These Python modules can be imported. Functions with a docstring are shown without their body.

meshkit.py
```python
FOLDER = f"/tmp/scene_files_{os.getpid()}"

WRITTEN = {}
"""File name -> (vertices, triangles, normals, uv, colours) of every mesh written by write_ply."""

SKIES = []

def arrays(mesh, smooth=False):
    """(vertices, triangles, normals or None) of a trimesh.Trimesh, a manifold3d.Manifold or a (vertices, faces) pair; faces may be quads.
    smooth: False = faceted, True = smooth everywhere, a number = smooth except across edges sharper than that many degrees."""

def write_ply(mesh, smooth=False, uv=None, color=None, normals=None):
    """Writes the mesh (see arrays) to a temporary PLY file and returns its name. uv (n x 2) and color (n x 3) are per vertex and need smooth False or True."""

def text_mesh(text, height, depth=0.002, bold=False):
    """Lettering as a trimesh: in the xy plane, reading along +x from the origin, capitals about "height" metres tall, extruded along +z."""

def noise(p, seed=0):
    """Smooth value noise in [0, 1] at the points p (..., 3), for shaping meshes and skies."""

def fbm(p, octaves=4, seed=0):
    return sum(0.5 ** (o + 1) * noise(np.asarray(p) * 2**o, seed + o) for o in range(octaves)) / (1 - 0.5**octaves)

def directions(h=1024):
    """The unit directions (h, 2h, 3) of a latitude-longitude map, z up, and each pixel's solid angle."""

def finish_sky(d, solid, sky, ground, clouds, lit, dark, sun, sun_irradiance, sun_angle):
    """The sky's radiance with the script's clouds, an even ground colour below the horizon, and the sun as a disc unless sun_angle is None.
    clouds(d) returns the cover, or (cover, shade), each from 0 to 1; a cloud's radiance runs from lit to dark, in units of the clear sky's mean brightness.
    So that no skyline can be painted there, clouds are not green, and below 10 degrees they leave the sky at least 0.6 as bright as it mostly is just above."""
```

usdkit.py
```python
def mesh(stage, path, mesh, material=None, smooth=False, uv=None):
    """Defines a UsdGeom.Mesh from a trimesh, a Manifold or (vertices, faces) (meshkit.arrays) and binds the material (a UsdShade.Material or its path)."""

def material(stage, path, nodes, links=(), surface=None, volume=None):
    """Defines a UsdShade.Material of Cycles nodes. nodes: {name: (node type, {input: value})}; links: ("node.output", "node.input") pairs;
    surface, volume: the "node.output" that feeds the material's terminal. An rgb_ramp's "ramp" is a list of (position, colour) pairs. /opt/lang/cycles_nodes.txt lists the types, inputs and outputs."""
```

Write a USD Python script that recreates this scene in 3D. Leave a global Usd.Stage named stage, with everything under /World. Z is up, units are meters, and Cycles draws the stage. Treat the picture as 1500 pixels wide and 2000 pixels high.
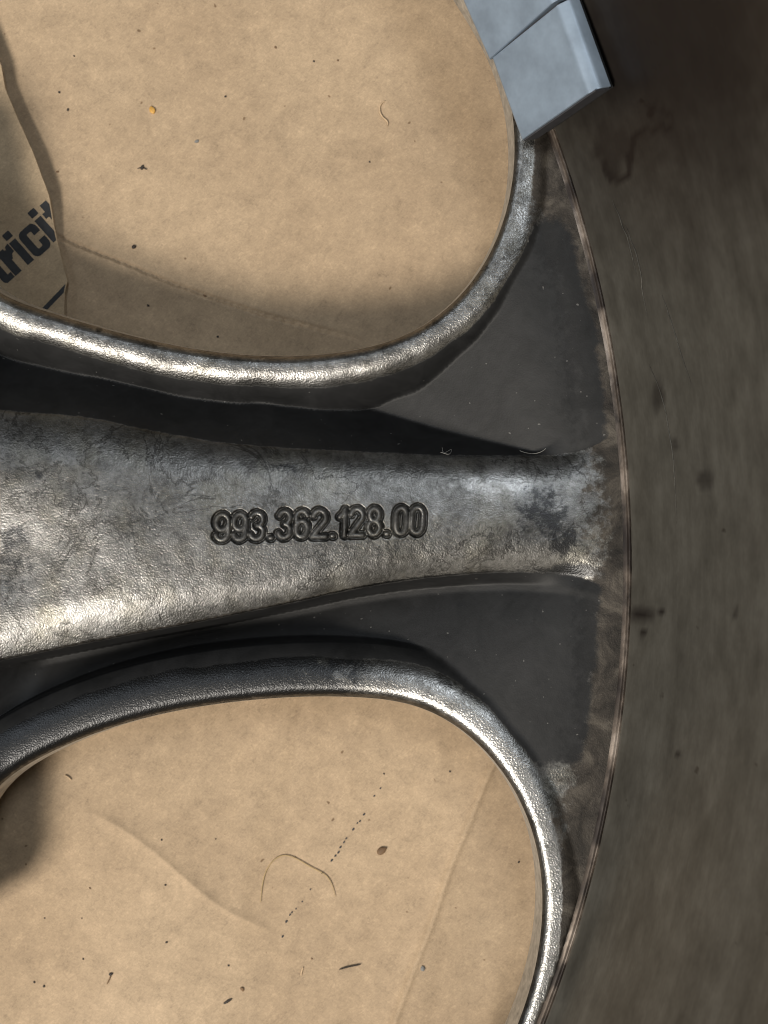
import math, numpy as np, trimesh, usdkit, meshkit
from pxr import Usd, UsdGeom, UsdLux, UsdShade, Sdf, Gf, Vt
from scipy.spatial import cKDTree, Delaunay
from scipy.interpolate import splprep, splev
import shapely
from shapely.geometry import Polygon, LineString, Point
from shapely import affinity

stage = Usd.Stage.CreateInMemory()
UsdGeom.SetStageUpAxis(stage, 'Z'); UsdGeom.SetStageMetersPerUnit(stage, 1.0)
UsdGeom.Xform.Define(stage, '/World'); UsdGeom.Scope.Define(stage, '/World/Looks')
rng = np.random.default_rng(7)
# lengths below are in units of U metres: 0.0762 mm, so that the wheel's ridge has a radius of 2469 U = 188 mm
U = 0.0762e-3
H = 2625.0                      # camera height above the disc, in U
def W(u, v, z=0.0):
    return np.stack(np.broadcast_arrays((np.asarray(u, float)-750)*U, (1000-np.asarray(v, float))*U, np.asarray(z, float)*U), -1)
def at(u, v, z):                # plan position (in U) of something lying at height z that is seen over plan point (u, v) of the disc
    k = (H-z)/H
    return 750+(np.asarray(u, float)-750)*k, 1000+(np.asarray(v, float)-1000)*k

# ------------------------------------------------------------------ camera and light
cam = UsdGeom.Camera.Define(stage, '/World/camera')
cam.AddTranslateOp().Set(Gf.Vec3d(0, 0, H*U))
cam.CreateHorizontalApertureAttr(24.0); cam.CreateVerticalApertureAttr(32.0)
cam.CreateFocalLengthAttr(24.0*H/1500.0)
cam.CreateClippingRangeAttr(Gf.Vec2f(0.01, 20.0))
cam.CreateFStopAttr(42.0/1.5); cam.CreateFocusDistanceAttr(H*U)
cam.CreateExposureAttr(0.12)

def aim(prim, pos, target):
    m = Gf.Matrix4d(); up = Gf.Vec3d(0, 0, 1) if abs(pos[0]-target[0])+abs(pos[1]-target[1]) > 1e-3 else Gf.Vec3d(0, 1, 0)
    m.SetLookAt(Gf.Vec3d(*pos), Gf.Vec3d(*target), up)
    prim.AddTransformOp().Set(m.GetInverse())
def rect(name, pos, target, w, h, inten, col):
    L = UsdLux.RectLight.Define(stage, '/World/'+name)
    L.CreateWidthAttr(w); L.CreateHeightAttr(h); L.CreateIntensityAttr(inten); L.CreateColorAttr(Gf.Vec3f(*col))
    aim(L, pos, target)
dome = UsdLux.DomeLight.Define(stage, '/World/ambient_fill')  # dim even dome added as ambient fill; the place is indoors
amb = usdkit.material(stage, '/World/Looks/room_light', {'b': ('background_shader', {'color': (0.95, 0.97, 1.0), 'strength': 0.016})}, surface='b.background')
UsdShade.MaterialBindingAPI.Apply(dome.GetPrim()).Bind(amb)
rect('work_lamp', (-0.56, -0.62, 0.96), (0, 0, -0.02), 0.32, 0.32, 57.0, (1.0, 0.93, 0.83))
rect('window_light', (0.14, 0.31, 1.05), (0, 0, 0), 0.26, 0.26, 11.5, (0.87, 0.94, 1.0))
rect('cool_fill', (-0.95, 0.45, 1.0), (0, 0, 0), 0.5, 0.8, 2.2, (0.86, 0.93, 1.0))  # added cool fill that brightens the lower barrel wall and the weight

# ------------------------------------------------------------------ helpers
counts = {}
def path(name, parent):
    base = parent.GetPath().pathString if parent is not None else '/World'
    n = counts.get((base, name), 0); counts[(base, name)] = n+1
    return f'{base}/{name}' + (f'_{n:03d}' if n else '')
def tag(p, label=None, cat=None, group=None, kind=None):
    p = p.GetPrim() if hasattr(p, 'GetPrim') else p
    for k, x in (('label', label), ('category', cat), ('group', group), ('kind', kind)):
        if x: p.SetCustomDataByKey(k, x)
    return p
def thing(name, label, cat, group=None):
    return tag(UsdGeom.Xform.Define(stage, path(name, None)), label, cat, group)
def obj(name, mesh, mat, parent=None, smooth=False, normals=None, prim=None, **kw):
    m = usdkit.mesh(stage, path(name, parent), mesh, mat, smooth)
    if normals is not None:
        m.CreateNormalsAttr(Vt.Vec3fArray.FromNumpy(np.asarray(normals, np.float32))); m.SetNormalsInterpolation('vertex')
    for k, a in (prim or {}).items():
        UsdGeom.PrimvarsAPI(m).CreatePrimvar(k, Sdf.ValueTypeNames.FloatArray, 'vertex').Set(Vt.FloatArray.FromNumpy(np.asarray(a, np.float32)))
    return tag(m, **kw)
def ss(a, b, x):
    t = np.clip((np.asarray(x, float)-a)/(b-a), 0, 1); return t*t*(3-2*t)
def fb(u, v, scale, seed=0, octaves=4):
    p = np.stack([np.asarray(u, float)/scale+100, np.asarray(v, float)/scale+100, np.zeros(np.shape(u))+.5], -1)
    return meshkit.fbm(p, octaves, seed)
def tube(pts, rad, sides=6):
    p = np.asarray(pts, float); t = np.gradient(p, axis=0); t /= np.linalg.norm(t, axis=1, keepdims=True)+1e-12
    a = np.cross(t, [0, 0, 1.0]); a /= np.linalg.norm(a, axis=1, keepdims=True)+1e-12; b = np.cross(t, a)
    ang = np.arange(sides)*2*np.pi/sides; rad = np.broadcast_to(rad, (len(p),))
    v = p[:, None]+rad[:, None, None]*(np.cos(ang)[None, :, None]*a[:, None]+np.sin(ang)[None, :, None]*b[:, None])
    i, j = np.meshgrid(np.arange(len(p)-1), np.arange(sides), indexing='ij')
    q = np.stack([i*sides+j, i*sides+(j+1) % sides, (i+1)*sides+(j+1) % sides, (i+1)*sides+j], -1).reshape(-1, 4)
    return v.reshape(-1, 3), np.vstack([q[:, [0, 1, 2]], q[:, [0, 2, 3]]])
def spline(P, n=200, s=0, per=False):
    P = np.asarray(P, float); tck, _ = splprep(P.T, s=s, per=per, k=min(3, len(P)-1)); return np.array(splev(np.linspace(0, 1, n), tck)).T

# ------------------------------------------------------------------ materials
def G(name, nodes, links, surface='p.BSDF'):
    return usdkit.material(stage, '/World/Looks/'+name, nodes, links, surface=surface)

def metal(name):
    n = {
     'g': ('geometry', {}),
     'aworn_glint': ('attribute', {'attribute': 'worn_glint'}), 'wn': ('math', {'math_type': 'multiply_add', 'value2': 1.6}), 'wk': ('map_range', {'range_type': 'smoothstep', 'from_min': .25, 'from_max': .9, 'to_min': 0., 'to_max': .9, 'clamp': True}), 'wm': ('mix_color', {'b': (.52, .515, .505)}), 'wr': ('mix_float', {'a': .37, 'b': .29}),
     'apaint': ('attribute', {'attribute': 'paint'}), 'adirt': ('attribute', {'attribute': 'dirt'}), 'amark': ('attribute', {'attribute': 'mark_shade'}),
     'blotch': ('noise_texture', {'scale': 210., 'detail': 7., 'roughness': .66, 'distortion': .6}),
     'yell': ('noise_texture', {'scale': 95., 'detail': 4., 'roughness': .6}),
     'grain': ('noise_texture', {'scale': 3900., 'detail': 1.5, 'roughness': .5}),
     'fine': ('noise_texture', {'scale': 1100., 'detail': 6., 'roughness': .75}),
     'pits': ('voronoi_texture', {'scale': 330.}),
     'edge': ('noise_texture', {'scale': 420., 'detail': 8., 'roughness': .75}),
     # bare metal colour
     'ramp': ('rgb_ramp', {'ramp': [(.27, (.075, .073, .069)), (.44, (.15, .147, .141)), (.6, (.215, .212, .206)), (.78, (.31, .307, .30))]}),
     'yr': ('rgb_ramp', {'ramp': [(.50, (0, 0, 0)), (.70, (.30, .30, .30))]}),
     'ymix': ('mix_color', {'b': (.28, .26, .195)}),
     'gr': ('rgb_ramp', {'ramp': [(.30, (.38, .38, .38)), (.5, (.85, .85, .85)), (.72, (1.25, 1.25, 1.25))]}),
     'gm': ('mix_color', {'blend_type': 'multiply', 'fac': .8}),
     # thin stain outlines where the blotch noise crosses a level
     'cn': ('noise_texture', {'scale': 62., 'detail': 6., 'roughness': .62, 'distortion': .8}),
     'c1': ('math', {'math_type': 'subtract', 'value2': .53}), 'c2': ('math', {'math_type': 'absolute'}),
     'c3': ('map_range', {'from_min': 0., 'from_max': .013, 'to_min': .85, 'to_max': 0., 'clamp': True}),
     'cm': ('mix_color', {'b': (.06, .058, .055)}),
     # paint mask
     'e1': ('math', {'math_type': 'subtract', 'value2': .5}),
     'e2': ('math', {'math_type': 'multiply_add', 'value2': 1.25}),
     'pm': ('map_range', {'range_type': 'smoothstep', 'from_min': .30, 'from_max': .70, 'to_min': 0., 'to_max': 1., 'clamp': True}),
     'd2': ('math', {'math_type': 'multiply_add', 'value2': 1.9}),
     'dm': ('map_range', {'range_type': 'smoothstep', 'from_min': .3, 'from_max': .7, 'to_min': 0., 'to_max': 1., 'clamp': True}),
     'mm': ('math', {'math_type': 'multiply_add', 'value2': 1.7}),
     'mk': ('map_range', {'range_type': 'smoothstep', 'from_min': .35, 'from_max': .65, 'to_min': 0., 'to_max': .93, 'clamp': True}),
     'pcol': ('rgb_ramp', {'ramp': [(.3, (.008, .0082, .0084)), (.7, (.0185, .0185, .019))]}),
     'dcol': ('rgb_ramp', {'ramp': [(.32, (.010, .0085, .007)), (.5, (.038, .032, .026)), (.68, (.095, .082, .066))]}),
     'm1': ('mix_color', {}), 'm2': ('mix_color', {}), 'm0': ('mix_color', {'b': (.042, .043, .045)}),
     'met1': ('math', {'math_type': 'subtract', 'value1': 1.0}),
     'met2': ('mix_float', {'b': .35}),
     'rough1': ('mix_float', {'b': .58}), 'rough2': ('mix_float', {'b': .58}),
     'hm': ('mix_float', {'a': 1.0, 'b': .26}), 'dn': ('noise_texture', {'scale': 1700., 'detail': 0.}), 'dr': ('map_range', {'from_min': .835, 'from_max': .88, 'to_min': 0., 'to_max': .6, 'clamp': True}), 'pd': ('mix_color', {'b': (.16, .155, .145)}),
     'h1': ('math', {'math_type': 'multiply'}), 'h2': ('math', {'math_type': 'multiply', 'value2': .10}), 'h3': ('math', {'math_type': 'multiply'}), 'h4': ('math', {'math_type': 'add'}),
     'bump': ('bump', {'strength': .85, 'distance': 6.8e-5}),
     'p': ('principled_bsdf', {'specular_ior_level': .30}),
    }
    l = [('g.position', f'{k}.vector') for k in ('blotch', 'yell', 'grain', 'fine', 'pits', 'edge', 'cn')]
    l += [('blotch.fac', 'ramp.fac'), ('yell.fac', 'yr.fac'), ('yr.color', 'ymix.fac'), ('ramp.color', 'ymix.a'), ('fine.fac', 'gr.fac'), ('ymix.result', 'gm.a'), ('gr.color', 'gm.b'),
          ('cn.fac', 'c1.value1'), ('c1.value', 'c2.value1'), ('c2.value', 'c3.value'), ('gm.result', 'cm.a'), ('c3.result', 'cm.fac'),
          ('edge.fac', 'e1.value1'), ('e1.value', 'e2.value1'), ('apaint.fac', 'e2.value3'), ('e2.value', 'pm.value'),
          ('e1.value', 'd2.value1'), ('adirt.fac', 'd2.value3'), ('d2.value', 'dm.value'),
          ('e1.value', 'mm.value1'), ('amark.fac', 'mm.value3'), ('mm.value', 'mk.value'),
          ('blotch.fac', 'pcol.fac'), ('blotch.fac', 'dcol.fac'),
          ('e1.value', 'wn.value1'), ('aworn_glint.fac', 'wn.value3'), ('wn.value', 'wk.value'), ('wk.result', 'wm.fac'), ('wk.result', 'wr.fac'), ('wr.result', 'rough1.a'), ('cm.result', 'wm.a'), ('wm.result', 'm0.a'), ('mk.result', 'm0.fac'), ('m0.result', 'm1.a'), ('dm.result', 'm1.fac'), ('dcol.color', 'm1.b'), ('m1.result', 'm2.a'), ('pm.result', 'm2.fac'), ('pcol.color', 'pd.a'), ('dr.result', 'pd.fac'), ('pd.result', 'm2.b'), ('g.position', 'dn.vector'), ('dn.fac', 'dr.value'), ('m2.result', 'p.base_color'),
          ('pm.result', 'met1.value2'), ('met1.value', 'met2.a'), ('dm.result', 'met2.fac'), ('met2.result', 'p.metallic'),
          ('pm.result', 'rough1.fac'), ('rough1.result', 'rough2.a'), ('dm.result', 'rough2.fac'), ('rough2.result', 'p.roughness'),
          ('pm.result', 'hm.fac'), ('grain.fac', 'h1.value1'), ('hm.result', 'h1.value2'), ('fine.fac', 'h2.value1'), ('h2.value', 'h3.value1'), ('hm.result', 'h3.value2'), ('h1.value', 'h4.value1'), ('h3.value', 'h4.value2'),
          ('h4.value', 'bump.height'), ('bump.normal', 'p.normal')]
    return G(name, n, l)
M_metal = metal('cast_aluminium')

# brown, streaky barrel: streaks run round the wheel, so the noise is read in (radius, angle, height)
Cx, Cv = -1237.7, 1101.0
Cw = W(Cx, Cv)
def barrel_mat(name, bright, *stops, streak=42., blot=110.):
    stops = stops or ((.28, (.062, .057, .047)), (.5, (.105, .098, .083)), (.72, (.155, .147, .127)))
    n = {'g': ('geometry', {}), 'sub': ('mapping', {'location': (float(-Cw[0]), float(-Cw[1]), 0)}), 'sx': ('separate_xyz', {}),
         'ang': ('math', {'math_type': 'arctan2'}), 'a2': ('math', {'math_type': 'multiply', 'value2': .188}), 'x2': ('math', {'math_type': 'multiply'}), 'y2': ('math', {'math_type': 'multiply'}), 'rr': ('math', {'math_type': 'add'}), 'r': ('math', {'math_type': 'sqrt'}),
         'rz': ('math', {'math_type': 'multiply_add', 'value2': .8}),
         'cv': ('combine_xyz', {}), 'mp': ('mapping', {'scale': (streak, 900., 1.)}), 'mp2': ('mapping', {'scale': (blot, 190., 1.)}),
         'st': ('noise_texture', {'scale': 1., 'detail': 6., 'roughness': .65}), 'bl': ('noise_texture', {'scale': 1., 'detail': 7., 'roughness': .7}), 'spot': ('noise_texture', {'scale': 240., 'detail': 3.}),
         'mx': ('mix_float', {'fac': .84}),
         'ramp': ('rgb_ramp', {'ramp': [(a_, tuple(bright*x for x in c_)) for a_, c_ in stops]}),
         'sr': ('rgb_ramp', {'ramp': [(.20, (.3, .25, .22)), (.27, (1, 1, 1))]}), 'at': ('attribute', {'attribute': 'stain_shade'}), 'stm': ('mix_color', {'b': (.012, .008, .007)}), 'sm': ('mix_color', {'blend_type': 'multiply', 'fac': 1.}),
         'b': ('bump', {'strength': .35, 'distance': 2.5e-5}), 'p': ('principled_bsdf', {'metallic': .5, 'roughness': .44})}
    l = [('g.position', 'sub.vector'), ('sub.vector', 'sx.vector'), ('sx.y', 'ang.value1'), ('sx.x', 'ang.value2'), ('ang.value', 'a2.value1'), ('sx.x', 'x2.value1'), ('sx.x', 'x2.value2'), ('sx.y', 'y2.value1'), ('sx.y', 'y2.value2'),
         ('x2.value', 'rr.value1'), ('y2.value', 'rr.value2'), ('rr.value', 'r.value1'), ('sx.z', 'rz.value1'), ('r.value', 'rz.value3'), ('a2.value', 'cv.x'), ('rz.value', 'cv.y'),
         ('cv.vector', 'mp.vector'), ('mp.vector', 'st.vector'), ('cv.vector', 'mp2.vector'), ('mp2.vector', 'bl.vector'), ('g.position', 'spot.vector'), ('st.fac', 'mx.a'), ('bl.fac', 'mx.b'), ('mx.result', 'ramp.fac'), ('spot.fac', 'sr.fac'), ('ramp.color', 'sm.a'), ('sr.color', 'sm.b'),
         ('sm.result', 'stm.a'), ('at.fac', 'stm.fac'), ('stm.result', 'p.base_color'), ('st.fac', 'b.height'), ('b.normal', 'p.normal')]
    return G(name, n, l)
M_barrel = barrel_mat('grimy_barrel', .95)
M_ridge = barrel_mat('worn_ridge', 1.0, (.36, (.02, .016, .013)), (.5, (.10, .078, .062)), (.64, (.30, .25, .21)), streak=34., blot=95.)

def kraft(name, tint):
    t = np.array(tint)
    n = {'g': ('geometry', {}),
         'm1': ('mapping', {'mapping_type': 'texture', 'rotation': (0, 0, .75), 'scale': (1/800., 1/2100., 1/900.)}), 'm2': ('mapping', {'mapping_type': 'texture', 'rotation': (0, 0, -.55), 'scale': (1/1100., 1/2100., 1/900.)}),
         'f1': ('noise_texture', {'scale': 1., 'detail': 4., 'roughness': .62, 'distortion': 2.2}), 'f2': ('noise_texture', {'scale': 1., 'detail': 4., 'roughness': .62, 'distortion': 2.2}),
         'big': ('noise_texture', {'scale': 24., 'detail': 6., 'roughness': .6}), 'mid': ('noise_texture', {'scale': 260., 'detail': 5., 'roughness': .7}),
         'fm': ('mix_float', {'fac': .5}), 'mm': ('mix_float', {'fac': .35}), 
         'ramp': ('rgb_ramp', {'ramp': [(.30, tuple(t*.44)), (.44, tuple(t*.86)), (.56, tuple(t*1.09)), (.70, tuple(np.minimum(t*1.5, .9)))]}),
         'br': ('rgb_ramp', {'ramp': [(.3, (.84, .82, .80)), (.7, (1.03, 1.03, 1.03))]}), 'bm': ('mix_color', {'blend_type': 'multiply', 'fac': 1., 'use_clamp': False}),
         'sp': ('noise_texture', {'scale': 620., 'detail': 1.}), 'spr': ('rgb_ramp', {'ramp': [(.19, (.40, .34, .28)), (.225, (1, 1, 1))]}), 'spm': ('mix_color', {'blend_type': 'multiply', 'fac': .9}),
         'b': ('bump', {'strength': .5, 'distance': 3e-5}), 'p': ('principled_bsdf', {'roughness': .72, 'specular_ior_level': .3})}
    l = [('g.position', 'm1.vector'), ('g.position', 'm2.vector'), ('m1.vector', 'f1.vector'), ('m2.vector', 'f2.vector'), ('g.position', 'big.vector'), ('g.position', 'mid.vector'), ('g.position', 'sp.vector'),
         ('f1.fac', 'fm.a'), ('f2.fac', 'fm.b'), ('fm.result', 'mm.a'), ('mid.fac', 'mm.b'), ('mm.result', 'ramp.fac'), ('big.fac', 'br.fac'), ('ramp.color', 'bm.a'), ('br.color', 'bm.b'), ('bm.result', 'spm.a'), ('sp.fac', 'spr.fac'), ('spr.color', 'spm.b'),
         ('spm.result', 'p.base_color'), ('mm.result', 'b.height'), ('b.normal', 'p.normal')]
    return G(name, n, l)
M_kraft = kraft('kraft_paper', (.465, .346, .227))
M_flap = kraft('kraft_flap', (.45, .34, .22))

def plain(name, col, rough=.6, metallic=0., var=.25, scale=600., bump=2e-5):
    c = np.array(col)
    return G(name, {'g': ('geometry', {}), 'n': ('noise_texture', {'scale': scale, 'detail': 5., 'roughness': .65}), 'r': ('rgb_ramp', {'ramp': [(.3, tuple(c*(1-var))), (.7, tuple(c*(1+var)))]}), 'b': ('bump', {'strength': .4, 'distance': bump}), 'p': ('principled_bsdf', {'roughness': rough, 'metallic': metallic})},
             [('g.position', 'n.vector'), ('n.fac', 'r.fac'), ('r.color', 'p.base_color'), ('n.fac', 'b.height'), ('b.normal', 'p.normal')])
M_ink = plain('printing_ink', (.022, .023, .026), .7, 0, .35, 900.)
M_weight = plain('zinc_weight', (.235, .295, .37), .45, .25, .20, 160., 4e-6)
M_groove = plain('dark_gap', (.03, .03, .035), .7)
M_tape = plain('foam_tape', (.015, .015, .016), .9)
M_wall = plain('window_edge', (.42, .40, .36), .5, .55, .35, 700., 5e-5)
M_hair = plain('tan_hair', (.42, .30, .14), .45)
M_fib = plain('pale_fibre', (.55, .40, .25), .6)
M_crumb = plain('dark_crumb', (.030, .022, .016), .7)
M_brown = plain('brown_crumb', (.17, .10, .05), .7)
M_yellow = plain('yellow_crumb', (.60, .33, .07), .5)
M_fluff = plain('grey_fluff', (.20, .195, .185), .7)
M_scratch = plain('bright_scratch', (.075, .07, .06), .5, .5, .4, 900.)

# ------------------------------------------------------------------ the wheel's disc
AX = math.radians(2.3)              # direction of the spoke in view
STEP = 2*math.pi/5
def pol(r, deg):
    return (Cx+r*math.cos(math.radians(deg)), Cv-r*math.sin(math.radians(deg)))
edge1 = [pol(1385, 40.5), pol(1375, 38.3), pol(1335, 34), pol(1300, 30.5), (-85, 505), (0, 575), (100, 607), (200, 642), (350, 678), (500, 693), (650, 690), (762, 667), (833, 632), (885, 590), (935, 533), (970, 470), (994, 390), (1004, 300), (997, 200), (966, 100), (928, 15)] + [pol(2409, a) for a in (29, 32, 35, 38.3, 40.5)]
edge2 = [pol(1395, -36), pol(1382, -34), (-92, 1800), (-90, 1730), (-82, 1660), (-56, 1590), (0, 1528), (100, 1473), (200, 1428), (300, 1396), (400, 1376), (500, 1366), (600, 1361), (700, 1362), (800, 1376), (880, 1409), (940, 1454), (1000, 1534), (1032, 1604), (1052, 1700), (1057, 1800), (1045, 1900), (1010, 2000)] + [pol(2414, -a) for a in (25, 28.5, 31, 33.7, 36)]
def lower(P, slope):                # the lips dip towards the hub: put each traced point where it lies at its own height
    out = []
    for a, b in P:
        if a > -40:
            for _ in range(4):
                r_ = math.hypot(a-Cx, b-Cv) if _ == 0 else math.hypot(q_[0]-Cx, q_[1]-Cv)
                z_ = -.42*235*math.tanh(slope*50*math.log1p(math.exp((2375-r_)/50))/235)-4 if r_ < 2400 else -4
                k_ = (H-z_)/H; q_ = (750+(a-750)*k_, 1000+(b-1000)*k_)
            out.append(q_)
        else: out.append((a, b))
    return out
E1 = spline(lower(edge1, .50), 4000, s=90); E2 = spline(lower(edge2, .44), 4000, s=140)
def edge_normals(E, flip):          # pointing out of the opening, into the metal
    t = np.gradient(E, axis=0); t /= np.linalg.norm(t, axis=1, keepdims=True)
    return np.stack([-t[:, 1], t[:, 0]], 1)*flip
N1 = edge_normals(E1, 1.0); N2 = edge_normals(E2, -1.0)
T1, T2 = cKDTree(E1), cKDTree(E2)
def fold(u, v):
    x, y = u-Cx, Cv-v
    r = np.hypot(x, y); th = np.arctan2(y, x)-AX
    k = np.round(th/STEP).astype(int); f = th-k*STEP
    return Cx+r*np.cos(f+AX), Cv-r*np.sin(f+AX), r, f, k
top_e = np.array([(-1300, 700), (-600, 745), (-200, 775), (0, 800), (150, 812), (300, 842), (450, 866), (600, 877), (750, 884), (900, 890), (1060, 890), (1130, 882), (1180, 862), (1230, 820), (1300, 740)], float)
bot_e = np.array([(-1300, 1500), (-600, 1400), (-200, 1330), (0, 1292), (100, 1272), (200, 1252), (400, 1214), (600, 1172), (700, 1150), (850, 1128), (1000, 1118), (1100, 1122), (1180, 1142), (1230, 1180), (1300, 1260)], float)
def smooth_line(P):
    from scipy.interpolate import PchipInterpolator
    return PchipInterpolator(P[:, 0], P[:, 1])
TE, BE = smooth_line(top_e), smooth_line(bot_e)
# lettering: strokes of each character (x, y up, in character boxes) -> raised numerals
def arc(cx, cy, rx, ry, a0, a1, n=14):
    a = np.radians(np.linspace(a0, a1, n)); return [(cx+rx*math.cos(t), cy+ry*math.sin(t)) for t in a]
GL = {'9': [arc(.5, .68, .42, .30, 0, 360, 24), [(.92, .68), (.92, .30)]+arc(.5, .26, .42, .26, 0, -165)],
      '6': [arc(.5, .31, .42, .30, 0, 360, 24), [(.08, .31), (.08, .70)]+arc(.5, .73, .42, .26, 180, 20)],
      '3': [arc(.45, .75, .42, .25, 160, -80), arc(.45, .26, .47, .26, 85, -160)],
      '2': [arc(.5, .72, .42, .28, 165, -25)+[(.06, .0), (.96, .0)]],
      '1': [[(.15, .72), (.45, .84), (.62, 1.0), (.62, 0.0)]],
      '8': [arc(.5, .76, .36, .24, 0, 360, 22), arc(.5, .26, .42, .26, 0, 360, 22)],
      '0': [arc(.5, .70, .42, .30, 0, 180)+[(.08, .3)]+arc(.5, .30, .42, .30, 180, 360)+[(.92, .70)]],
      '.': [[(.4, .0), (.6, .0)]]}
text = [('9', 419, 448, 1004, 1055), ('9', 454, 482, 1003, 1054), ('3', 489, 516, 1002, 1053), ('.', 523, 535, 1040, 1050.5), ('3', 544, 569, 999, 1050), ('6', 576, 603, 998, 1049), ('2', 609, 638, 997, 1048), ('.', 644, 656, 1036, 1046.5),
        ('1', 660, 682, 995, 1046), ('2', 683, 710, 994, 1045), ('8', 718, 744, 993, 1044), ('.', 749, 762, 1032, 1042.5), ('0', 771, 796, 992, 1042), ('0', 802, 828, 991, 1041)]
gp, gi = [], []
for i, (c, u0, u1, v0, v1) in enumerate(text):
    for st in GL[c]:
        P = np.array([(u0+x*(u1-u0)+.04*(v1-v0)*(y-.5), v1-y*(v1-v0)) for x, y in st])
        L = LineString(P)
        for s in np.arange(0, L.length+.01, .4):
            q = L.interpolate(s); gp.append((q.x, q.y)); gi.append(i)
gp = np.array(gp); gi = np.array(gi); GT = cKDTree(gp)

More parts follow.
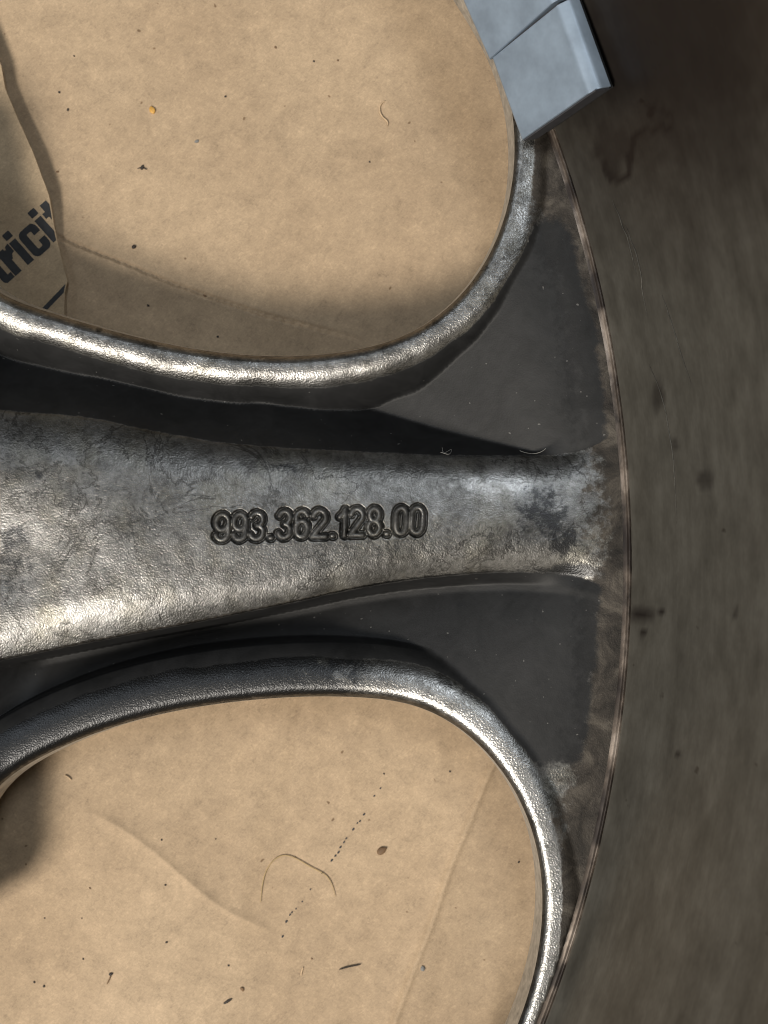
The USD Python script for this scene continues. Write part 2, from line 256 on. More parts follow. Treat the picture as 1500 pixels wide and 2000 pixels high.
def field(u, v):
    u, v = np.asarray(u, float), np.asarray(v, float)
    lu, lv, r, f, k = fold(u, v)
    q = np.stack([lu, lv], 1)
    up = f > 0
    d1, i1 = T1.query(q); d2, i2 = T2.query(q)
    s1 = np.sign(((q-E1[i1])*N1[i1]).sum(1)); s2 = np.sign(((q-E2[i2])*N2[i2]).sum(1))
    d = np.where(up, d1*s1, d2*s2)
    dS = np.minimum(lv-TE(np.clip(lu, -1300, 1300)), BE(np.clip(lu, -1300, 1300))-lv)
    depth = 235*np.tanh(np.where(up, .50, .44)*50*np.logaddexp(0, (2375-r)/50)/235)*ss(2462, 2380, r)*ss(1000, 1300, r)
    # recess floor: deepest beside the spoke, rising towards the openings' lips
    # the spoke: crowned pad with rounded shoulders
    sh = ss(650, 0, lu)
    crown = np.clip((lv-.5*(TE(np.clip(lu, -1300, 1300))+BE(np.clip(lu, -1300, 1300))))/(.5*(BE(np.clip(lu, -1300, 1300))-TE(np.clip(lu, -1300, 1300)))), -1, 1)
    pad = -13*crown**2-(13+10*sh)*np.clip(1-dS/(58+50*sh), 0, 1)**2 - 26*ss(330, -250, lu)*ss(200, 0, np.abs(lv-1100)) + 3.0*(fb(u, v, 90, 3, 3)-.5)
    wd = np.where(up, np.clip(.27*(1078-lu), 9, 150)+70*ss(1040, 1180, lu), 24.)
    tilt = np.where(up, .10, .46)*np.clip(-dS-np.where(up, wd, 40), 0, 320)*ss(2440, 2250, r)*ss(1120, 1380, r)
    floor = -depth*(1-.72*(1-np.exp(-tilt/(.72*depth+1e-6))))
    t = np.clip(-dS/wd, 0, 1)
    wall = np.where(up, .93*t+.07*ss(0, 1, t), .9*t+.1*ss(0, 1, t))
    blend = ss(2462, 2330, r)
    base = np.where(dS >= 0, pad*blend, (-(26+10*sh)*blend)*(1-wall)+floor*wall)
    # rounded lip round each opening
    hw = np.where(up, 21, 27)-np.where(up, 2, 8)*ss(2080, 2360, r)
    hw = hw*(1+.22*(fb(u, v, 110, 17, 2)-.5))
    outer = np.where(d > hw, np.where(up, 2.75, 2.9), 1.0)
    zl = -.42*depth+np.where(up, 14., 18.)-4*ss(2200, 2400, r)
    bow = np.where(d < hw, 18., np.where(up, 36, 38))-np.where(d < hw, 7, 16)*ss(2080, 2360, r)
    lip = zl-bow*np.abs((d-hw)/(hw*outer))**(2.5+2.2*ss(2080, 2360, r)*(d > hw))
    lip = np.where(d < 110, lip, -400)
    kk = 8.0
    hsm = np.clip(.5+.5*(lip-base)/kk, 0, 1)
    z = base*(1-hsm)+lip*hsm+kk*hsm*(1-hsm)
    z = np.where(d < hw, lip+0*z, z)*1.0
    z = np.where((d < hw) & (base > lip), np.maximum(lip, lip*ss(0, hw, hw-d)+z*(1-ss(0, hw, hw-d))), z)
    z += .7*(fb(u, v, 16, 11, 3)-.5)*ss(2455, 2400, r)
    # numerals standing in a sunk outline
    gd = np.full(len(u), 1e3); gn = np.zeros(len(u), int)
    near = (np.abs(u-625) < 250) & (np.abs(v-1022) < 70)
    if near.any():
        gd[near], j = GT.query(np.stack([u[near], v[near]], 1)); gn[near] = gi[j]
    gq = gd+2.2*(fb(u, v, 9, 19, 2)-.5)
    z += -8*ss(10.0, 6.4, gq)+9.5*np.sqrt(np.clip(1-(gd/6.2)**2, 0, 1))
    # hub bore and bolt holes
    fade = ss(2455, 2445, r)
    return dict(z=z*np.where(r > 2454.9, 0, 1), d=d, dS=dS, r=r, f=f, k=k, lu=lu, lv=lv, up=up, gd=gd, gn=gn, hw=hw)

R0 = 2455.0
BORE, LUG_R, LUG = 470.0, 855.0, 95.0
def in_view(u, v, m): return (u > -m) & (u < 1500+m) & (v > -m) & (v < 2000+m)
def hexgrid(u0, u1, v0, v1, s):
    a, b = np.meshgrid(np.arange(u0, u1, s), np.arange(v0, v1, s*.866)); a = a+(np.arange(len(a)) % 2)[:, None]*s/2
    return np.stack([a.ravel(), b.ravel()], 1)+.02
pts = []
fine = hexgrid(-160, 1260, -160, 2160, 4.2)
box = lambda P: (P[:, 0] > 400) & (P[:, 0] < 850) & (P[:, 1] > 970) & (P[:, 1] < 1078)
pts.append(fine[~box(fine)]); lett = hexgrid(390, 860, 960, 1088, 1.5); pts.append(lett[box(lett)])
coarse = hexgrid(Cx-R0, Cx+R0, Cv-R0, Cv+R0, 22.); pts.append(coarse[~((coarse[:, 0] > -160) & (coarse[:, 0] < 1260) & (coarse[:, 1] > -160) & (coarse[:, 1] < 2160))])
P = np.vstack(pts)
rr = np.hypot(P[:, 0]-Cx, P[:, 1]-Cv)
lug_c = [pol(LUG_R, 2.3+72*k) for k in range(5)]
keep = (rr < R0-3) & (rr > BORE+6)
for c in lug_c: keep &= np.hypot(P[:, 0]-c[0], P[:, 1]-c[1]) > LUG+6
P = P[keep]
dd = field(P[:, 0], P[:, 1])
P = P[dd['d'] > 122]
rings = []
ring0 = {}                         # (sector, half) -> ordered edge points
def arcsample(E, N, s):
    L = np.r_[0, np.cumsum(np.linalg.norm(np.diff(E, axis=0), axis=1))]; x = np.arange(0, L[-1], s)
    n = np.stack([np.interp(x, L, N[:, 0]), np.interp(x, L, N[:, 1])], 1); n /= np.linalg.norm(n, axis=1, keepdims=True)
    return np.stack([np.interp(x, L, E[:, 0]), np.interp(x, L, E[:, 1])], 1), n
def rot(Q, k):
    a = k*STEP; x, y = Q[:, 0]-Cx, Cv-Q[:, 1]
    return np.stack([Cx+x*math.cos(a)-y*math.sin(a), Cv-(x*math.sin(a)+y*math.cos(a))], 1)
HALF = STEP/2
for k in range(5):
    for half, (E, N) in enumerate(((E1, N1), (E2, N2))):
        s = 3.6 if k == 0 else 16.
        e, n = arcsample(E, N, s)
        ang = np.arctan2(Cv-e[:, 1], e[:, 0]-Cx)-AX
        ok = np.abs(ang) <= HALF
        ring0[k, half] = (rot(e[ok], k), rot(e[ok]+n[ok], k)-rot(e[ok], k))
        for o in ([0, 1.6, 3.6, 6, 9, 12.5]+list(np.arange(16, 122, 4.2)) if k == 0 else [0, 5, 12, 25, 40, 60, 85, 115]):
            q = e+o*n
            ang = np.arctan2(Cv-q[:, 1], q[:, 0]-Cx)-AX
            rq = np.hypot(q[:, 0]-Cx, q[:, 1]-Cv)
            q = q[(np.abs(ang) <= HALF) & (rq < R0-2.5)]
            g = field(q[:, 0], q[:, 1]); q = q[g['d'] > o-.6]
            rings.append(rot(q, k))
NB = 1440
ab = np.arange(NB)*2*np.pi/NB
outer_ring = np.stack([Cx+R0*np.cos(ab), Cv-R0*np.sin(ab)], 1)
def circ(c, rad, n=72): a = np.arange(n)*2*np.pi/n; return np.stack([c[0]+rad*np.cos(a), c[1]-rad*np.sin(a)], 1)
P = np.vstack([P, *rings, outer_ring, circ((Cx, Cv), BORE, 180), *[circ(c, LUG) for c in lug_c]])
P = np.unique(np.round(P, 3), axis=0)
F = Delaunay(P).simplices
cen = P[F].mean(1)
fc = field(cen[:, 0], cen[:, 1])
ok = (fc['d'] > 0) & (fc['r'] > BORE)
for c in lug_c: ok &= np.hypot(cen[:, 0]-c[0], cen[:, 1]-c[1]) > LUG
F, cen = F[ok], cen[ok]; fc = {a: b[ok] for a, b in fc.items()}
# orient upwards (v points down the page)
a, b, c = P[F[:, 0]], P[F[:, 1]], P[F[:, 2]]
cr = (b[:, 0]-a[:, 0])*(c[:, 1]-a[:, 1])-(b[:, 1]-a[:, 1])*(c[:, 0]-a[:, 0])
F[cr > 0] = F[cr > 0][:, ::-1]
fp = field(P[:, 0], P[:, 1])
V = W(P[:, 0], P[:, 1], fp['z'])
NRM = np.zeros_like(V); fn = np.cross(V[F[:, 1]]-V[F[:, 0]], V[F[:, 2]]-V[F[:, 0]])
for j in range(3): np.add.at(NRM, F[:, j], fn)
NRM /= np.maximum(np.linalg.norm(NRM, axis=1, keepdims=True), 1e-30)

# wear: paint left in the recesses and in the numerals, brown dirt towards the barrel, dark marks on the pad; plus painted shade and highlight there
u, v = P[:, 0], P[:, 1]; lu, lv = fp['lu'], fp['lv']; d, dS, r, up, gd, hw = (fp[x] for x in ('d', 'dS', 'r', 'up', 'gd', 'hw'))
lim = np.where(up, 2440, 2408)+30*(fb(u, v, 130, 21)-.5)
paint = ss(5, -7, dS)*ss(lim+26, lim-26, r)*ss(hw*2.7, hw*3.3, d)
paint *= np.where(up, ss(380, 470, lv), ss(1560, 1440, lv))*np.where(r > 1100, 1, .8)
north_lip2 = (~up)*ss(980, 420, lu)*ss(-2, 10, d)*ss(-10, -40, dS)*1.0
paint = np.maximum(paint, .44*ss(9.6, 7.4, gd)*ss(4.0, 6.5, gd)); paint = np.maximum(paint, .47*ss(7, 4, gd))
dirt = ss(2320, 2395, r)*ss(24, 46, d)*(.66+.5*ss(2395, 2430, r)+.5*(fb(u, v, 60, 31)-.5))
dirt = np.where(np.abs(lv-1003) < 150, dirt*(1-ss(150, 95, np.abs(lv-1003))*ss(2462, 2400, r)*.75), dirt)
dirt = np.maximum(dirt, .74*ss(1070, 1225, lu)*(np.abs(lv-1000) < 160))
dirt *= ss(16, 44, d)
def blob(x, y, a, b): return np.clip(1.3-np.hypot((u-x)/a, (v-y)/b), 0, 1)
mark_shade = np.maximum.reduce([.62*blob(1060, 1000, 75, 72), .6*blob(1100, 1050, 50, 60), .45*blob(1150, 1010, 36, 70), .4*blob(1010, 1060, 70, 36), .5*blob(1120, 925, 30, 16), .8*blob(1130, 1118, 120, 24), .5*blob(25, 1080, 60, 110), .5*blob(75, 920, 22, 26), .5*blob(560, 915, 60, 16), .45*blob(410, 1190, 12, 14), .55*blob(175, 632, 10, 12), .5*blob(345, 700, 26, 14),  # long blob on the lower right edge paints shade over its glint
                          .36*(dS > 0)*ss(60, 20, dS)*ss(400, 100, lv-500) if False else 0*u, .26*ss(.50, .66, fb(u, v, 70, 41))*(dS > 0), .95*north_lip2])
worn_glint = np.where(up, .40, .62)*ss(2, 8, d)*ss(hw*3.0, hw*2.0, d)*(1-north_lip2)*(.75+.5*fb(u, v, 80, 77))
worn_glint = np.maximum(worn_glint, 0.12*(dS > 0)*ss(70, 20, np.abs(dS-26))*(lv > 1050)*ss(900, 300, lu)); worn_glint = np.maximum(worn_glint, .50*blob(975, 940, 120, 60))  # the blob paints a bright highlight onto the spoke's right end
ids = np.full(len(F), 0)             # region of each triangle
reg = {}
def region(name, mask, **kw):
    i = len(reg)+1; ids[mask & (ids == 0)] = i; reg[i] = (name, kw)
wheel = thing('alloy_wheel', 'grimy bare cast alloy wheel lying face down with part number on its spoke', 'wheel')
for i, t in enumerate(text):
    region(('full_stop' if t[0] == '.' else 'digit'), (fc['gd'] < 6.9) & (fc['gn'] == i), sub=True, label=None if t[0] == '.' else f'raised dark numeral {t[0]}')
for k in range(-2, 3):
    kk = fc['k'] % 5 == k % 5
    region('spoke', kk & (fc['dS'] > -22) & (fc['r'] > 1180) & (fc['r'] < 2405), first=k == 0)
for k in range(5):
    win = np.floor((fc['f']+fc['k']*STEP)/STEP).astype(int) % 5 == k
    region('window_lip', win & (fc['d'] < fc['hw']*3.0) & (fc['r'] < 2438))
for k in range(5):
    for sgn in (True, False):
        region('recessed_panel', (fc['k'] % 5 == k) & (fc['up'] == sgn) & (fc['dS'] <= -22) & (fc['r'] > 1180) & (fc['r'] < 2415))
region('rim_flange', fc['r'] >= 2405)
region('hub', np.ones(len(F), bool))
spoke_prim = None
later = []
def emit(i, name, kw):
    sel = F[ids == i]
    if not len(sel): return None
    used, inv = np.unique(sel, return_inverse=True)
    return obj(name, (V[used], inv.reshape(-1, 3)), M_metal, spoke_prim if kw.get('sub') else wheel, normals=NRM[used], prim={'paint': paint[used], 'dirt': dirt[used], 'mark_shade': mark_shade[used], 'worn_glint': worn_glint[used]}, label=kw.get('label'))
order = sorted(reg, key=lambda i: (bool(reg[i][1].get('sub')), not reg[i][1].get('first')))
for i in order:
    name, kw = reg[i]
    p = emit(i, name, kw)
    if kw.get('first'): spoke_prim = p

# inner walls of the openings, with the casting's draft
for k in range(5):
    q = np.vstack([ring0[k, 0][0][::-1], ring0[(k+1) % 5, 1][0]]) if False else None
for k in range(5):
    A, An = ring0[k, 0]; B, Bn = ring0[(k+1) % 5, 1]
    Q = np.vstack([A, B[::-1]]); N = np.vstack([An, Bn[::-1]])
    g = field(Q[:, 0]+N[:, 0]*.05, Q[:, 1]+N[:, 1]*.05)
    dr = 9-4*ss(2150, 2380, g['r'])
    prof = [(0, .0), (.06, -2.5), (.18, -8), (.55, -40), (1.0, -78), (.7, -90), (-.6, -99), (-2.5, -95)]
    rows = [W(Q[:, 0]-N[:, 0]*a*dr, Q[:, 1]-N[:, 1]*a*dr, g['z']+b) for a, b in prof]
    n = len(Q); vv = np.vstack(rows); i = np.arange(n); j = (i+1) % n; ff = []
    for m in range(len(rows)-1):
        ff += [np.stack([m*n+i, m*n+j, (m+1)*n+j], 1), np.stack([m*n+i, (m+1)*n+j, (m+1)*n+i], 1)]
    obj('window_wall', (vv, np.vstack(ff)), M_wall, wheel, smooth=True)

def revolve(prof):
    pr = np.array(prof, float); n = NB
    vv = np.vstack([W(Cx+rad*np.cos(ab), Cv-rad*np.sin(ab), z) for rad, z in pr]); i = np.arange(n); j = (i+1) % n; ff = []
    for m in range(len(pr)-1):
        ff += [np.stack([m*n+i, (m+1)*n+j, m*n+j], 1), np.stack([m*n+i, (m+1)*n+i, (m+1)*n+j], 1)]
    return vv, np.vstack(ff)
rv, rf = revolve([(2455, 0), (2461, .2), (2463.5, 2), (2465.5, 4.8), (2467.5, 5.2), (2469.5, 3.6), (2471, 2.6)])
zz = np.linalg.norm(rv[:, :2]-Cw[:2], axis=1)
obj('raised_ridge', (rv+np.stack([0*zz, 0*zz, U*5.*(fb(rv[:, 0]/U, rv[:, 1]/U, 26, 5)-.5)*((zz > 2460*U) & (zz < 2474*U))], 1), rf), M_ridge, wheel, smooth=True, prim={'stain_shade': .9*ss(.50, .66, fb(rv[:, 0]/U, rv[:, 1]/U, 70, 8, 5))})
barrel_prof = spline([(2471, 2.6), (2475, 8), (2489, 34), (2516, 86), (2545, 146), (2572, 205), (2624, 320), (2700, 500), (2755, 800), (2800, 1100), (2830, 1300)], 600)
barrel_prof = np.vstack([barrel_prof[:250:3], barrel_prof[250::12], barrel_prof[-1:]])
bv, bf = revolve(list(map(tuple, barrel_prof)))
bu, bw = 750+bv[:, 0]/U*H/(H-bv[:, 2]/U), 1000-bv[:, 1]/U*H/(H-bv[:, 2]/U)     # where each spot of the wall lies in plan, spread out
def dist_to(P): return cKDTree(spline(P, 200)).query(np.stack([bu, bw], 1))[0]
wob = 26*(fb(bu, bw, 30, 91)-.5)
stain_shade = np.maximum.reduce([.95*ss(22, 2, dist_to([(1225, 345), (1232, 300), (1245, 262), (1285, 250), (1318, 238), (1308, 222), (1270, 226)])+wob), .9*ss(22, 2, dist_to([(1180, 318), (1200, 352), (1228, 342)])+wob), .85*ss(120, 15, np.hypot(bu-1200, (bw-275)*.8)+3*wob), .92*ss(540, 80, np.hypot((bu-1330), (bw-40)*.8)+5*wob),  # smears are grime; the broad upper-right term is grime plus painted-in shade
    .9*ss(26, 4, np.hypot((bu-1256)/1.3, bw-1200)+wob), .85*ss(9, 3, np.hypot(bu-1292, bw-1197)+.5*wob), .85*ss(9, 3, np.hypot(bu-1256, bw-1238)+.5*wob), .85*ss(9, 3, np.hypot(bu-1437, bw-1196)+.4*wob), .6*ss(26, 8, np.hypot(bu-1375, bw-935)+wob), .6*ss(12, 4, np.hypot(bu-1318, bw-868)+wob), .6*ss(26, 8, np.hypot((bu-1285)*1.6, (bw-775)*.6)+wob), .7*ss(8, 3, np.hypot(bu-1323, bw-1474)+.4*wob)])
obj('rim_barrel', (bv, bf), M_barrel, wheel, smooth=True, prim={'stain_shade': stain_shade})
# fine scratches running round the wall
def scratch(px, rad):
    L = spline(px, 60); th = np.arctan2(Cv-L[:, 1], L[:, 0]-Cx); zed = np.zeros(60); rad_ = np.zeros(60)
    for i_ in range(60):             # the point of the wall that is seen over this plan point
        pu = 750+(Cx+barrel_prof[:, 0]*0-750)*0
        lo = None
        for it in range(1): pass
        bestd = 1e9
        for a_ in th[i_]+np.linspace(-.12, .12, 49):
            X = Cx+barrel_prof[:, 0]*math.cos(a_); Y = Cv-barrel_prof[:, 0]*math.sin(a_); kz = H/(H-barrel_prof[:, 1])
            dd_ = np.hypot(750+(X-750)*kz-L[i_, 0], 1000+(Y-1000)*kz-L[i_, 1]); j_ = dd_.argmin()
            if dd_[j_] < bestd: bestd, zed[i_], rad_[i_], th[i_] = dd_[j_], barrel_prof[j_, 1], barrel_prof[j_, 0], a_
    from scipy.ndimage import gaussian_filter1d as gf
    zed, rad_, th = gf(zed, 3, mode='nearest'), gf(rad_, 3, mode='nearest'), gf(th, 3, mode='nearest')
    rad_ = rad_+.2
    obj('scratch', up_faces(tube(W(Cx+(rad_-.9)*np.cos(th), Cv-(rad_-.9)*np.sin(th), zed+.5), rad*U*np.clip(np.minimum(np.linspace(.2, 3, 60), np.linspace(3, .2, 60)), 0, 1))), M_scratch, wheel, smooth=True)
def up_faces(vf):
    v, f = vf; n = trimesh.Trimesh(v, f, process=False); return vf if n.volume > 0 else (v, f[:, ::-1])
scratch([(1222, 440), (1243, 500), (1255, 560), (1266, 620)], 1.0)
scratch([(1292, 575), (1312, 630), (1330, 690), (1352, 750)], .9)
scratch([(1262, 700), (1292, 770), (1310, 860), (1318, 960), (1321, 1030)], 1.0)
scratch([(1196, 390), (1222, 455), (1246, 540)], .9)
obj('rim_edge', revolve([(2830, 1300), (2850, 1330), (2890, 1345), (2925, 1360), (2945, 1400), (2965, 1412), (2985, 1400), (2990, 1360)]), M_barrel, wheel, smooth=True)

# ------------------------------------------------------------------ balance weight on the barrel
th0 = math.atan2(Cv-281, 1025.7-Cx)
weight = thing('balance_weight', 'pale blue grey adhesive balance weight strip stuck to the wheel barrel at upper right', 'wheel weight')
def rounded_box(L, Wd, T, rb):
    import manifold3d as m3
    c = []
    s = m3.Manifold.sphere(rb, 20)
    for x in (.4, L-.4):
        for y in (rb, Wd-rb):
            for z in (rb, T-rb):
                c.append(s.translate((x if 0 else (rb*.35 if x < L/2 else L-rb*.35), y, z)))
    return m3.Manifold.batch_hull(c)
def place(mesh, th):                 # local x = round the wheel (towards the top), y = up the slope, z = out of its face
    tn = np.array([-math.sin(th), math.cos(th), 0]); rd = np.array([math.cos(th), math.sin(th), 0]); zz = np.array([0, 0, 1.0]); a = math.radians(57)
    wv = math.cos(a)*rd+math.sin(a)*zz; nv = -math.sin(a)*rd+math.cos(a)*zz
    org = Cw+U*(2394*rd+40*zz)
    v = mesh.to_mesh().vert_properties[:, :3]
    return org+U*(v[:, :1]*tn+v[:, 1:2]*wv+v[:, 2:3]*nv), mesh.to_mesh().tri_verts
SEG = 168.0
import manifold3d as m3
for i in range(4):
    th = th0+(i*(SEG+2.0))/2440.0
    b = m3.Manifold.cube((SEG, 222, 40)).translate((0, 0, -40))
    # chamfer along both long edges and a small one on every top edge
    e = m3.CrossSection([[(0, -40), (222, -40), (222, -20), (219, -12), (206, -3), (199, 0), (7, 0), (2, -2), (0, -7)]]).extrude(SEG)   # (y, z) extruded along x
    vv = e.to_mesh()
    e = e.transform(np.array([[0, 0, 1, 0], [1, 0, 0, 0], [0, 1, 0, 0]], float))
    e = e ^ m3.Manifold.hull(m3.Manifold.cube((SEG, 400, 60)).translate((0, -50, -62)) + m3.Manifold.cube((SEG-3.0, 400, 63)).translate((1.5, -50, -62.6)))
    obj('weight_segment', place(e, th), M_weight, weight, smooth=50)
    obj('adhesive_pad', place(m3.Manifold.cube((SEG+2, 190, 14)).translate((0, 24, -54.2)), th), M_tape, weight)
    if i == 0: obj('dark_end', place(m3.Manifold.cube((3.0, 214, 36)).translate((-3.2, 4, -39.5)), th), M_groove, weight)  # thin dark plate added over the near end of the strip
    if i < 3: obj('groove', place(m3.Manifold.cube((2.4, 200, 34)).translate((SEG-.2, 6, -36.5)), th), M_groove, weight)

# ------------------------------------------------------------------ cardboard below
ZC = -345.0
def poly_px(pts, z): return np.array([at(a, b, z) for a, b in pts], float)
def dline(u, v, P):                  # signed distance to a polyline
    L = spline(P, 400, s=0); T = cKDTree(L); dd, i = T.query(np.stack([u, v], 1)); t = np.gradient(L, axis=0); t /= np.linalg.norm(t, axis=1, keepdims=True)
    q = np.stack([u, v], 1)-L[i]; return dd, np.sign(t[i, 0]*q[:, 1]-t[i, 1]*q[:, 0]), i/399.
crA = poly_px([(20, 430), (110, 465), (170, 490), (260, 525), (330, 555), (400, 580), (520, 620), (640, 650), (760, 690)], ZC)
crB = poly_px([(1010, 1420), (950, 1520), (910, 1620), (880, 1690), (850, 1780), (815, 1870), (770, 1990), (730, 2090)], ZC)
crC = poly_px([(155, 1575), (250, 1620), (350, 1700), (420, 1760), (490, 1800), (560, 1830)], ZC)
def relief(u, v):
    z = 62*(fb(u, v, 560, 61, 2)-.5)
    dd, s, t = dline(u, v, crA); w = ss(0, .12, t)*ss(1, .75, t)
    z += w*(20*np.exp(-dd/60)*np.where(s > 0, 1, .9)-11*np.exp(-(dd/7)**2)*(s < 0))
    dd, s, t = dline(u, v, crB); z += (16*np.exp(-dd/np.where(s > 0, 24, 120))+5*np.exp(-(dd/6)**2))*ss(0, .1, t)
    dd, s, t = dline(u, v, crC); z += 8*np.exp(-dd/18)*ss(0, .15, t)*ss(1, .8, t)
    z += 9*(fb((u*.985+v*.17)*1.0, (v*.985-u*.17)*.09, 62, 66, 2)-.5)*ss(1150, 1450, v)*ss(.30, .6, fb(u, v, 260, 71, 2))
    return z
gx = np.unique(np.r_[np.linspace(-5200, -350, 40), np.arange(-350, 1500, 5.0), np.linspace(1500, 6200, 36)])
gy = np.unique(np.r_[np.linspace(-4800, -350, 36), np.arange(-350, 2500, 5.0), np.linspace(2500, 6800, 36)])
Xg, Yg = np.meshgrid(gx, gy); zc = ZC+relief(Xg.ravel(), Yg.ravel())
nx, ny = len(gx), len(gy); ii, jj = np.meshgrid(np.arange(nx-1), np.arange(ny-1)); o = (jj*nx+ii).ravel()
sheet = (W(Xg.ravel(), Yg.ravel(), zc), np.vstack([np.stack([o, o+nx, o+nx+1], 1), np.stack([o, o+nx+1, o+1], 1)]))
card = thing('cardboard_sheet', 'creased brown kraft cardboard sheet lying under the wheel', 'cardboard')
obj('sheet', sheet, M_kraft, card, smooth=True)
def on_sheet(u, v):                  # plan position and height on the sheet seen over (u, v)
    a, b = at(u, v, ZC); a, b = np.atleast_1d(a), np.atleast_1d(b); return a, b, ZC+relief(a, b)

# torn printed flap lying on the sheet
ZF = ZC+30.0
flap_px = [(-420, -60), (-60, -30), (2, 128), (10, 172), (34, 230), (62, 292), (80, 340), (96, 382), (104, 430), (112, 470), (122, 512), (132, 548), (127, 570), (126, 615), (125, 655), (-30, 615), (-150, 540), (-420, 300)]
FP = Polygon(poly_px(flap_px, ZF)).segmentize(14.0)
cc = np.array(FP.exterior.coords)[:-1]; cc = cc+np.stack([2.4*(fb(cc[:, 0], cc[:, 1], 18, 81, 2)-.5), 0*cc[:, 0]], 1); FP = Polygon(cc)
flap = thing('cardboard_flap', 'loose printed cardboard flap with torn edge and large black letters', 'cardboard')
def slab(poly, z0, z1):
    m = trimesh.creation.extrude_polygon(poly, z1-z0, engine='earcut'); p = m.vertices; return W(p[:, 0], p[:, 1], p[:, 2]+z0), m.faces[:, ::-1]
def up_faces(vf):
    v, f = vf; n = trimesh.Trimesh(v, f, process=False); return vf if n.volume > 0 else (v, f[:, ::-1])
obj('top_liner', up_faces(slab(FP, ZF-3, ZF)), M_flap, flap)
obj('fluted_core', up_faces(slab(FP.buffer(-4), ZF-19, ZF-3.2)), M_kraft, flap)
obj('bottom_liner', up_faces(slab(FP.buffer(-1.5), ZF-22, ZF-19.2)), M_flap, flap)
# printed letters (heavy grotesque): drawn upright in units of the x-height, then turned
KF = (H-ZF)/H
X = 56*KF; STM = .34
def stem(x, y0=0, y1=1.0): return shapely.box(x, y0, x+STM, y1)
def g_i(): return [stem(0), shapely.box(0, 1.11, STM, 1.37).buffer(-.03).buffer(.03)]
def g_r(): return [stem(0).union(shapely.box(STM-.01, .52, .40, .92)).union(Polygon([(STM, .70), (.46, .98), (.62, 1.02), (.62, .70), (.50, .68), (.40, .55)]).buffer(.015))]
def g_c():
    o_ = affinity.scale(Point(0, 0).buffer(1, 32), .44, .53).buffer(0); o_ = shapely.box(-.20, -.30, .20, .30).buffer(.24, 16); inn = shapely.box(-.06, -.27, .06, .27).buffer(.055, 12)
    c = o_.difference(inn).difference(shapely.box(.03, -.10, .6, .13)); return [affinity.translate(c, .44, .5)]
def g_t():
    b = shapely.box(0, .16, STM, 1.28).union(shapely.box(-.15, .78, .52, 1.0)).union(shapely.box(.10, -.0, .50, .22).buffer(0)).union(Point(.17, .17).buffer(.17)); return [b]
word = [('t', g_t, -.98), ('r', g_r, -.45), ('i', g_i, .22), ('c', g_c, .66), ('i', g_i, 1.60), ('t', g_t, 2.17)]
ang = math.radians(41.5)
ou, ov = at(54.5, 518, ZF)         # baseline, near the left foot of the first "i"
clip = FP.buffer(-2.5)
for ch, gfun, x0 in word:
    shp = shapely.union_all([affinity.translate(s_, x0-.22, 0) for s_ in gfun()])
    shp = affinity.affine_transform(shp, [.86*X*math.cos(ang), -X*math.sin(ang), -.86*X*math.sin(ang), -X*math.cos(ang), float(ou), float(ov)])
    shp = shp.intersection(clip)
    if shp.is_empty: continue
    ms = [slab(g_, ZF+.15, ZF+.75) for g_ in getattr(shp, 'geoms', [shp])]; vs, fs, n0 = [], [], 0
    for a_, b_ in map(up_faces, ms): vs.append(a_); fs.append(b_+n0); n0 += len(a_)
    obj('letter', (np.vstack(vs), np.vstack(fs)), M_ink, flap, label=f'printed black letter {ch}')
ln = LineString(poly_px([(134, 555), (84, 607), (40, 652)], ZF)).buffer(5.2, cap_style=2).intersection(clip)
obj('printed_line', up_faces(slab(ln, ZF+.15, ZF+.75)), M_ink, flap)

# pen dots printed in a row on the sheet (lower opening)
dots = [(743, 1540, 2.2), (731, 1555, 2.4), (711, 1591, 3.0), (703, 1604, 2.6), (698, 1608, 2.2), (690, 1620, 3.2), (676, 1638, 2.4), (672, 1645, 2.6), (665, 1655, 3.0), (661, 1665, 3.2), (655, 1672, 2.8), (648, 1681, 3.2), (629, 1706, 2.5), (606, 1738, 2), (590, 1762, 2), (578, 1776, 2), (570, 1783, 2.6), (566, 1788, 2.6), (559, 1801, 3.2), (552, 1830, 3.0)]
for x, y, rad in dots:
    a, b, z = on_sheet(x, y); m = trimesh.creation.cylinder(rad*.85, 1.0, sections=9); p = m.vertices*[1, 1, 1]; p[:, :2] *= 1+.35*(rng.random((len(p), 1))-.5)
    th = .9; q = np.stack([p[:, 0]*math.cos(th)*1.3-p[:, 1]*math.sin(th)*.8, p[:, 0]*math.sin(th)*-1.3-p[:, 1]*math.cos(th)*.8], 1)
    obj('ink_dot', up_faces((W(a+q[:, 0], b+q[:, 1], z+p[:, 2]+.6), m.faces)), M_ink, card)

# loose hairs, splinters and crumbs on the cardboard
def strand(name, px, rad, mat, label, cat, lift=3.0):
    L = spline(px, 40); a, b, z = on_sheet(L[:, 0], L[:, 1]); rr_ = rad*np.clip(np.minimum(np.linspace(.45, 4, 40), np.linspace(4, .45, 40)), 0, 1)
    obj(name, up_faces(tube(W(a, b, z+lift), rr_*U)), mat, None, smooth=True, label=label, cat=cat)
strand('hair', [(509, 1762), (513, 1725), (530, 1685), (552, 1671), (580, 1678), (610, 1695), (638, 1712), (650, 1733), (655, 1752)], 1.15, M_hair, 'long tan hair curled in an arch on the cardboard in the lower opening', 'hair')
strand('hair', [(662, 1894), (676, 1889), (690, 1886), (705, 1883)], 1.5, M_crumb, 'short dark hair on the cardboard near the bottom fold', 'hair')
strand('fibre', [(752, 200), (743, 208), (742, 220), (748, 232), (756, 240), (756, 250)], 1.6, M_fib, 'pale curled fibre on the cardboard in the upper opening', 'fibre')
strand('fibre', [(130, 1511), (137, 1514), (143, 1521)], 1.6, M_fib, 'tiny pale fibre near the shadow edge in the lower opening', 'fibre')
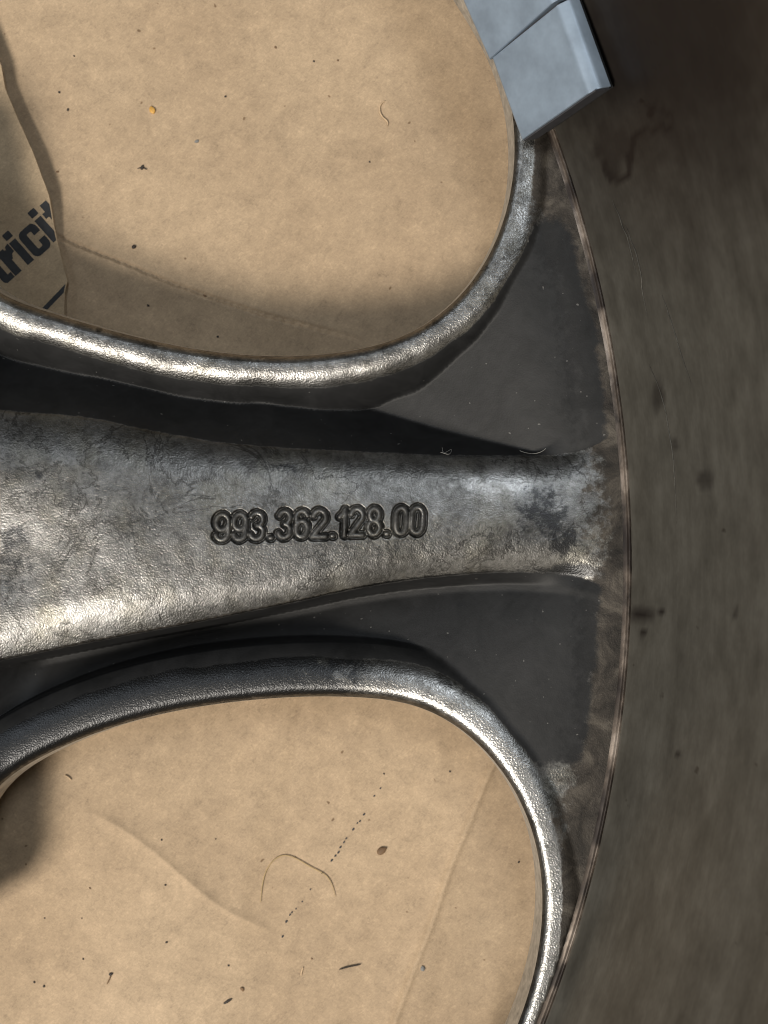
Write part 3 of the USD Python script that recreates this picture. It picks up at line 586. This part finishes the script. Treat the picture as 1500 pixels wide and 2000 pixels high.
strand('fibre', [(588, 1905), (590, 1895), (592, 1889)], 1.5, M_fib, 'tiny upright pale fibre beside the dark splinter', 'fibre')
strand('stem', [(218, 1903), (214, 1912), (210, 1920)], 1.3, M_brown, 'thin brown stem under the small crumb at lower left', 'plant bit')
def crumb(name, x, y, a, b, rotn, mat, label, cat, group=None):
    m = trimesh.creation.icosphere(2, 1.0); p = m.vertices; p = p*(1+.55*(meshkit.noise(p*1.7+50, int(x) % 97)[:, None]-.5)); p = p*[a, b, min(a, b)*.55]
    q = np.stack([p[:, 0]*math.cos(rotn)-p[:, 1]*math.sin(rotn), -(p[:, 0]*math.sin(rotn)+p[:, 1]*math.cos(rotn))], 1)
    ca, cb, z = on_sheet(x, y); obj(name, up_faces((W(ca+q[:, 0], cb+q[:, 1], z+p[:, 2]+min(a, b)*.4), m.faces)), mat, None, smooth=True, label=label, cat=cat, group=group)
crumb('splinter', 446, 1952, 10.5, 3.0, .55, M_crumb, 'black splinter on the cardboard near the bottom edge', 'splinter')
crumb('crumb', 474, 1930, 5.5, 3.5, -.9, M_brown, 'brown flake beside the black splinter', 'crumb')
crumb('crumb', 218, 1900, 5, 3.5, .3, M_crumb, 'dark crumb on a thin stem at lower left', 'crumb')
crumb('crumb', 297, 214, 6.5, 8, .4, M_yellow, 'amber yellow crumb on the cardboard in the upper opening', 'crumb')
crumb('crumb', 673, 240, 6, 5, .4, M_yellow, 'pale yellow flake to the right of the amber crumb', 'crumb') if False else None
crumb('crumb', 277, 326, 6, 3.5, 1.2, M_crumb, 'dark star shaped crumb under the amber crumb', 'crumb')
strand('fibre', [(268, 329), (277, 327), (286, 331)], 1.2, M_crumb, 'short dark whisker across the star shaped crumb', 'fibre')
crumb('crumb', 262, 483, 5, 4.5, .2, M_crumb, 'round dark crumb above the upper crease', 'crumb')
crumb('crumb', 400, 579, 5, 3.5, -.3, M_brown, 'brown crumb lying in the upper crease', 'crumb')
crumb('crumb', 745, 1662, 11, 8, .5, M_fluff if False else M_brown, 'flat tan flake right of the row of ink dots', 'crumb')
crumb('crumb', 825, 1887, 4.5, 5.5, .2, M_fluff, 'small grey crumb right of the lower fold', 'crumb')
crumb('crumb', 384, 276, 5, 3, .4, M_fluff, 'small grey chip in the middle of the upper opening', 'crumb')
spk = [(143, 107), (538, 92), (613, 119), (660, 118), (114, 178), (131, 212), (440, 188), (110, 333), (318, 1637), (422, 1637), (327, 1837), (163, 1872), (609, 1873), (447, 1884), (88, 1792), (161, 1792), (178, 1732), (325, 1725), (1014, 1686), (750, 1512), (879, 1508), (722, 319), (290, 597), (426, 658), (86, 1926), (67, 1918)]
marks = [((297, 214), 'the amber crumb'), ((277, 326), 'the star shaped crumb'), ((262, 483), 'the round crumb above the crease'), ((752, 225), 'the curled pale fibre'), ((120, 500), 'the printed flap'), ((580, 1680), 'the arched tan hair'), ((446, 1952), 'the black splinter'), ((218, 1900), 'the crumb on a stem'), ((680, 1640), 'the row of ink dots'), ((885, 1690), 'the long lower fold')]
told = {}
for x, y in spk:
    (mx_, my_), mn = min(marks, key=lambda m_: math.hypot(m_[0][0]-x, m_[0][1]-y)); dx, dy = x-mx_, y-my_
    where = ('above' if dy < 0 else 'below') if abs(dy) > 2.2*abs(dx) else ('left of' if dx < 0 else 'right of') if abs(dx) > 2.2*abs(dy) else ('above and ' if dy < 0 else 'below and ')+('left of' if dx < 0 else 'right of')
    told.setdefault((where, mn), []).append((math.hypot(dx, dy), x, y))
for (where, mn), L in told.items():
    for n_, (_, x, y) in enumerate(sorted(L)):
        rank = '' if len(L) == 1 else ('nearer ', 'farther ', 'farthest ')[n_] if len(L) < 4 else ('nearest ', 'second nearest ', 'third nearest ', 'farthest ', 'very farthest ')[n_]
        s_ = 1.3+1.2*rng.random(); crumb('speck', x, y, s_*1.3, s_, rng.random()*3, M_crumb if rng.random() < .6 else M_brown, f'{rank}dark dirt speck {where} {mn}'[:1].upper().lower()+f'{rank}dark dirt speck {where} {mn}'[1:], 'speck', 'specks of dirt on the cardboard')
# lint on the spoke's upper edge
def lint(px, lab):
    L = spline(px, 24); g = field(L[:, 0], L[:, 1]); obj('lint', up_faces(tube(W(L[:, 0], L[:, 1], g['z']+1.6), 0.6*U)), M_fluff, None, smooth=True, label=lab, cat='lint')
lint([(866, 872), (874, 881), (884, 876), (881, 884), (872, 885), (862, 882)], 'pale knot of lint on the upper edge of the spoke')
lint([(1020, 878), (1040, 884), (1058, 882), (1070, 874)], 'pale thread of lint at the tip of the upper recess')
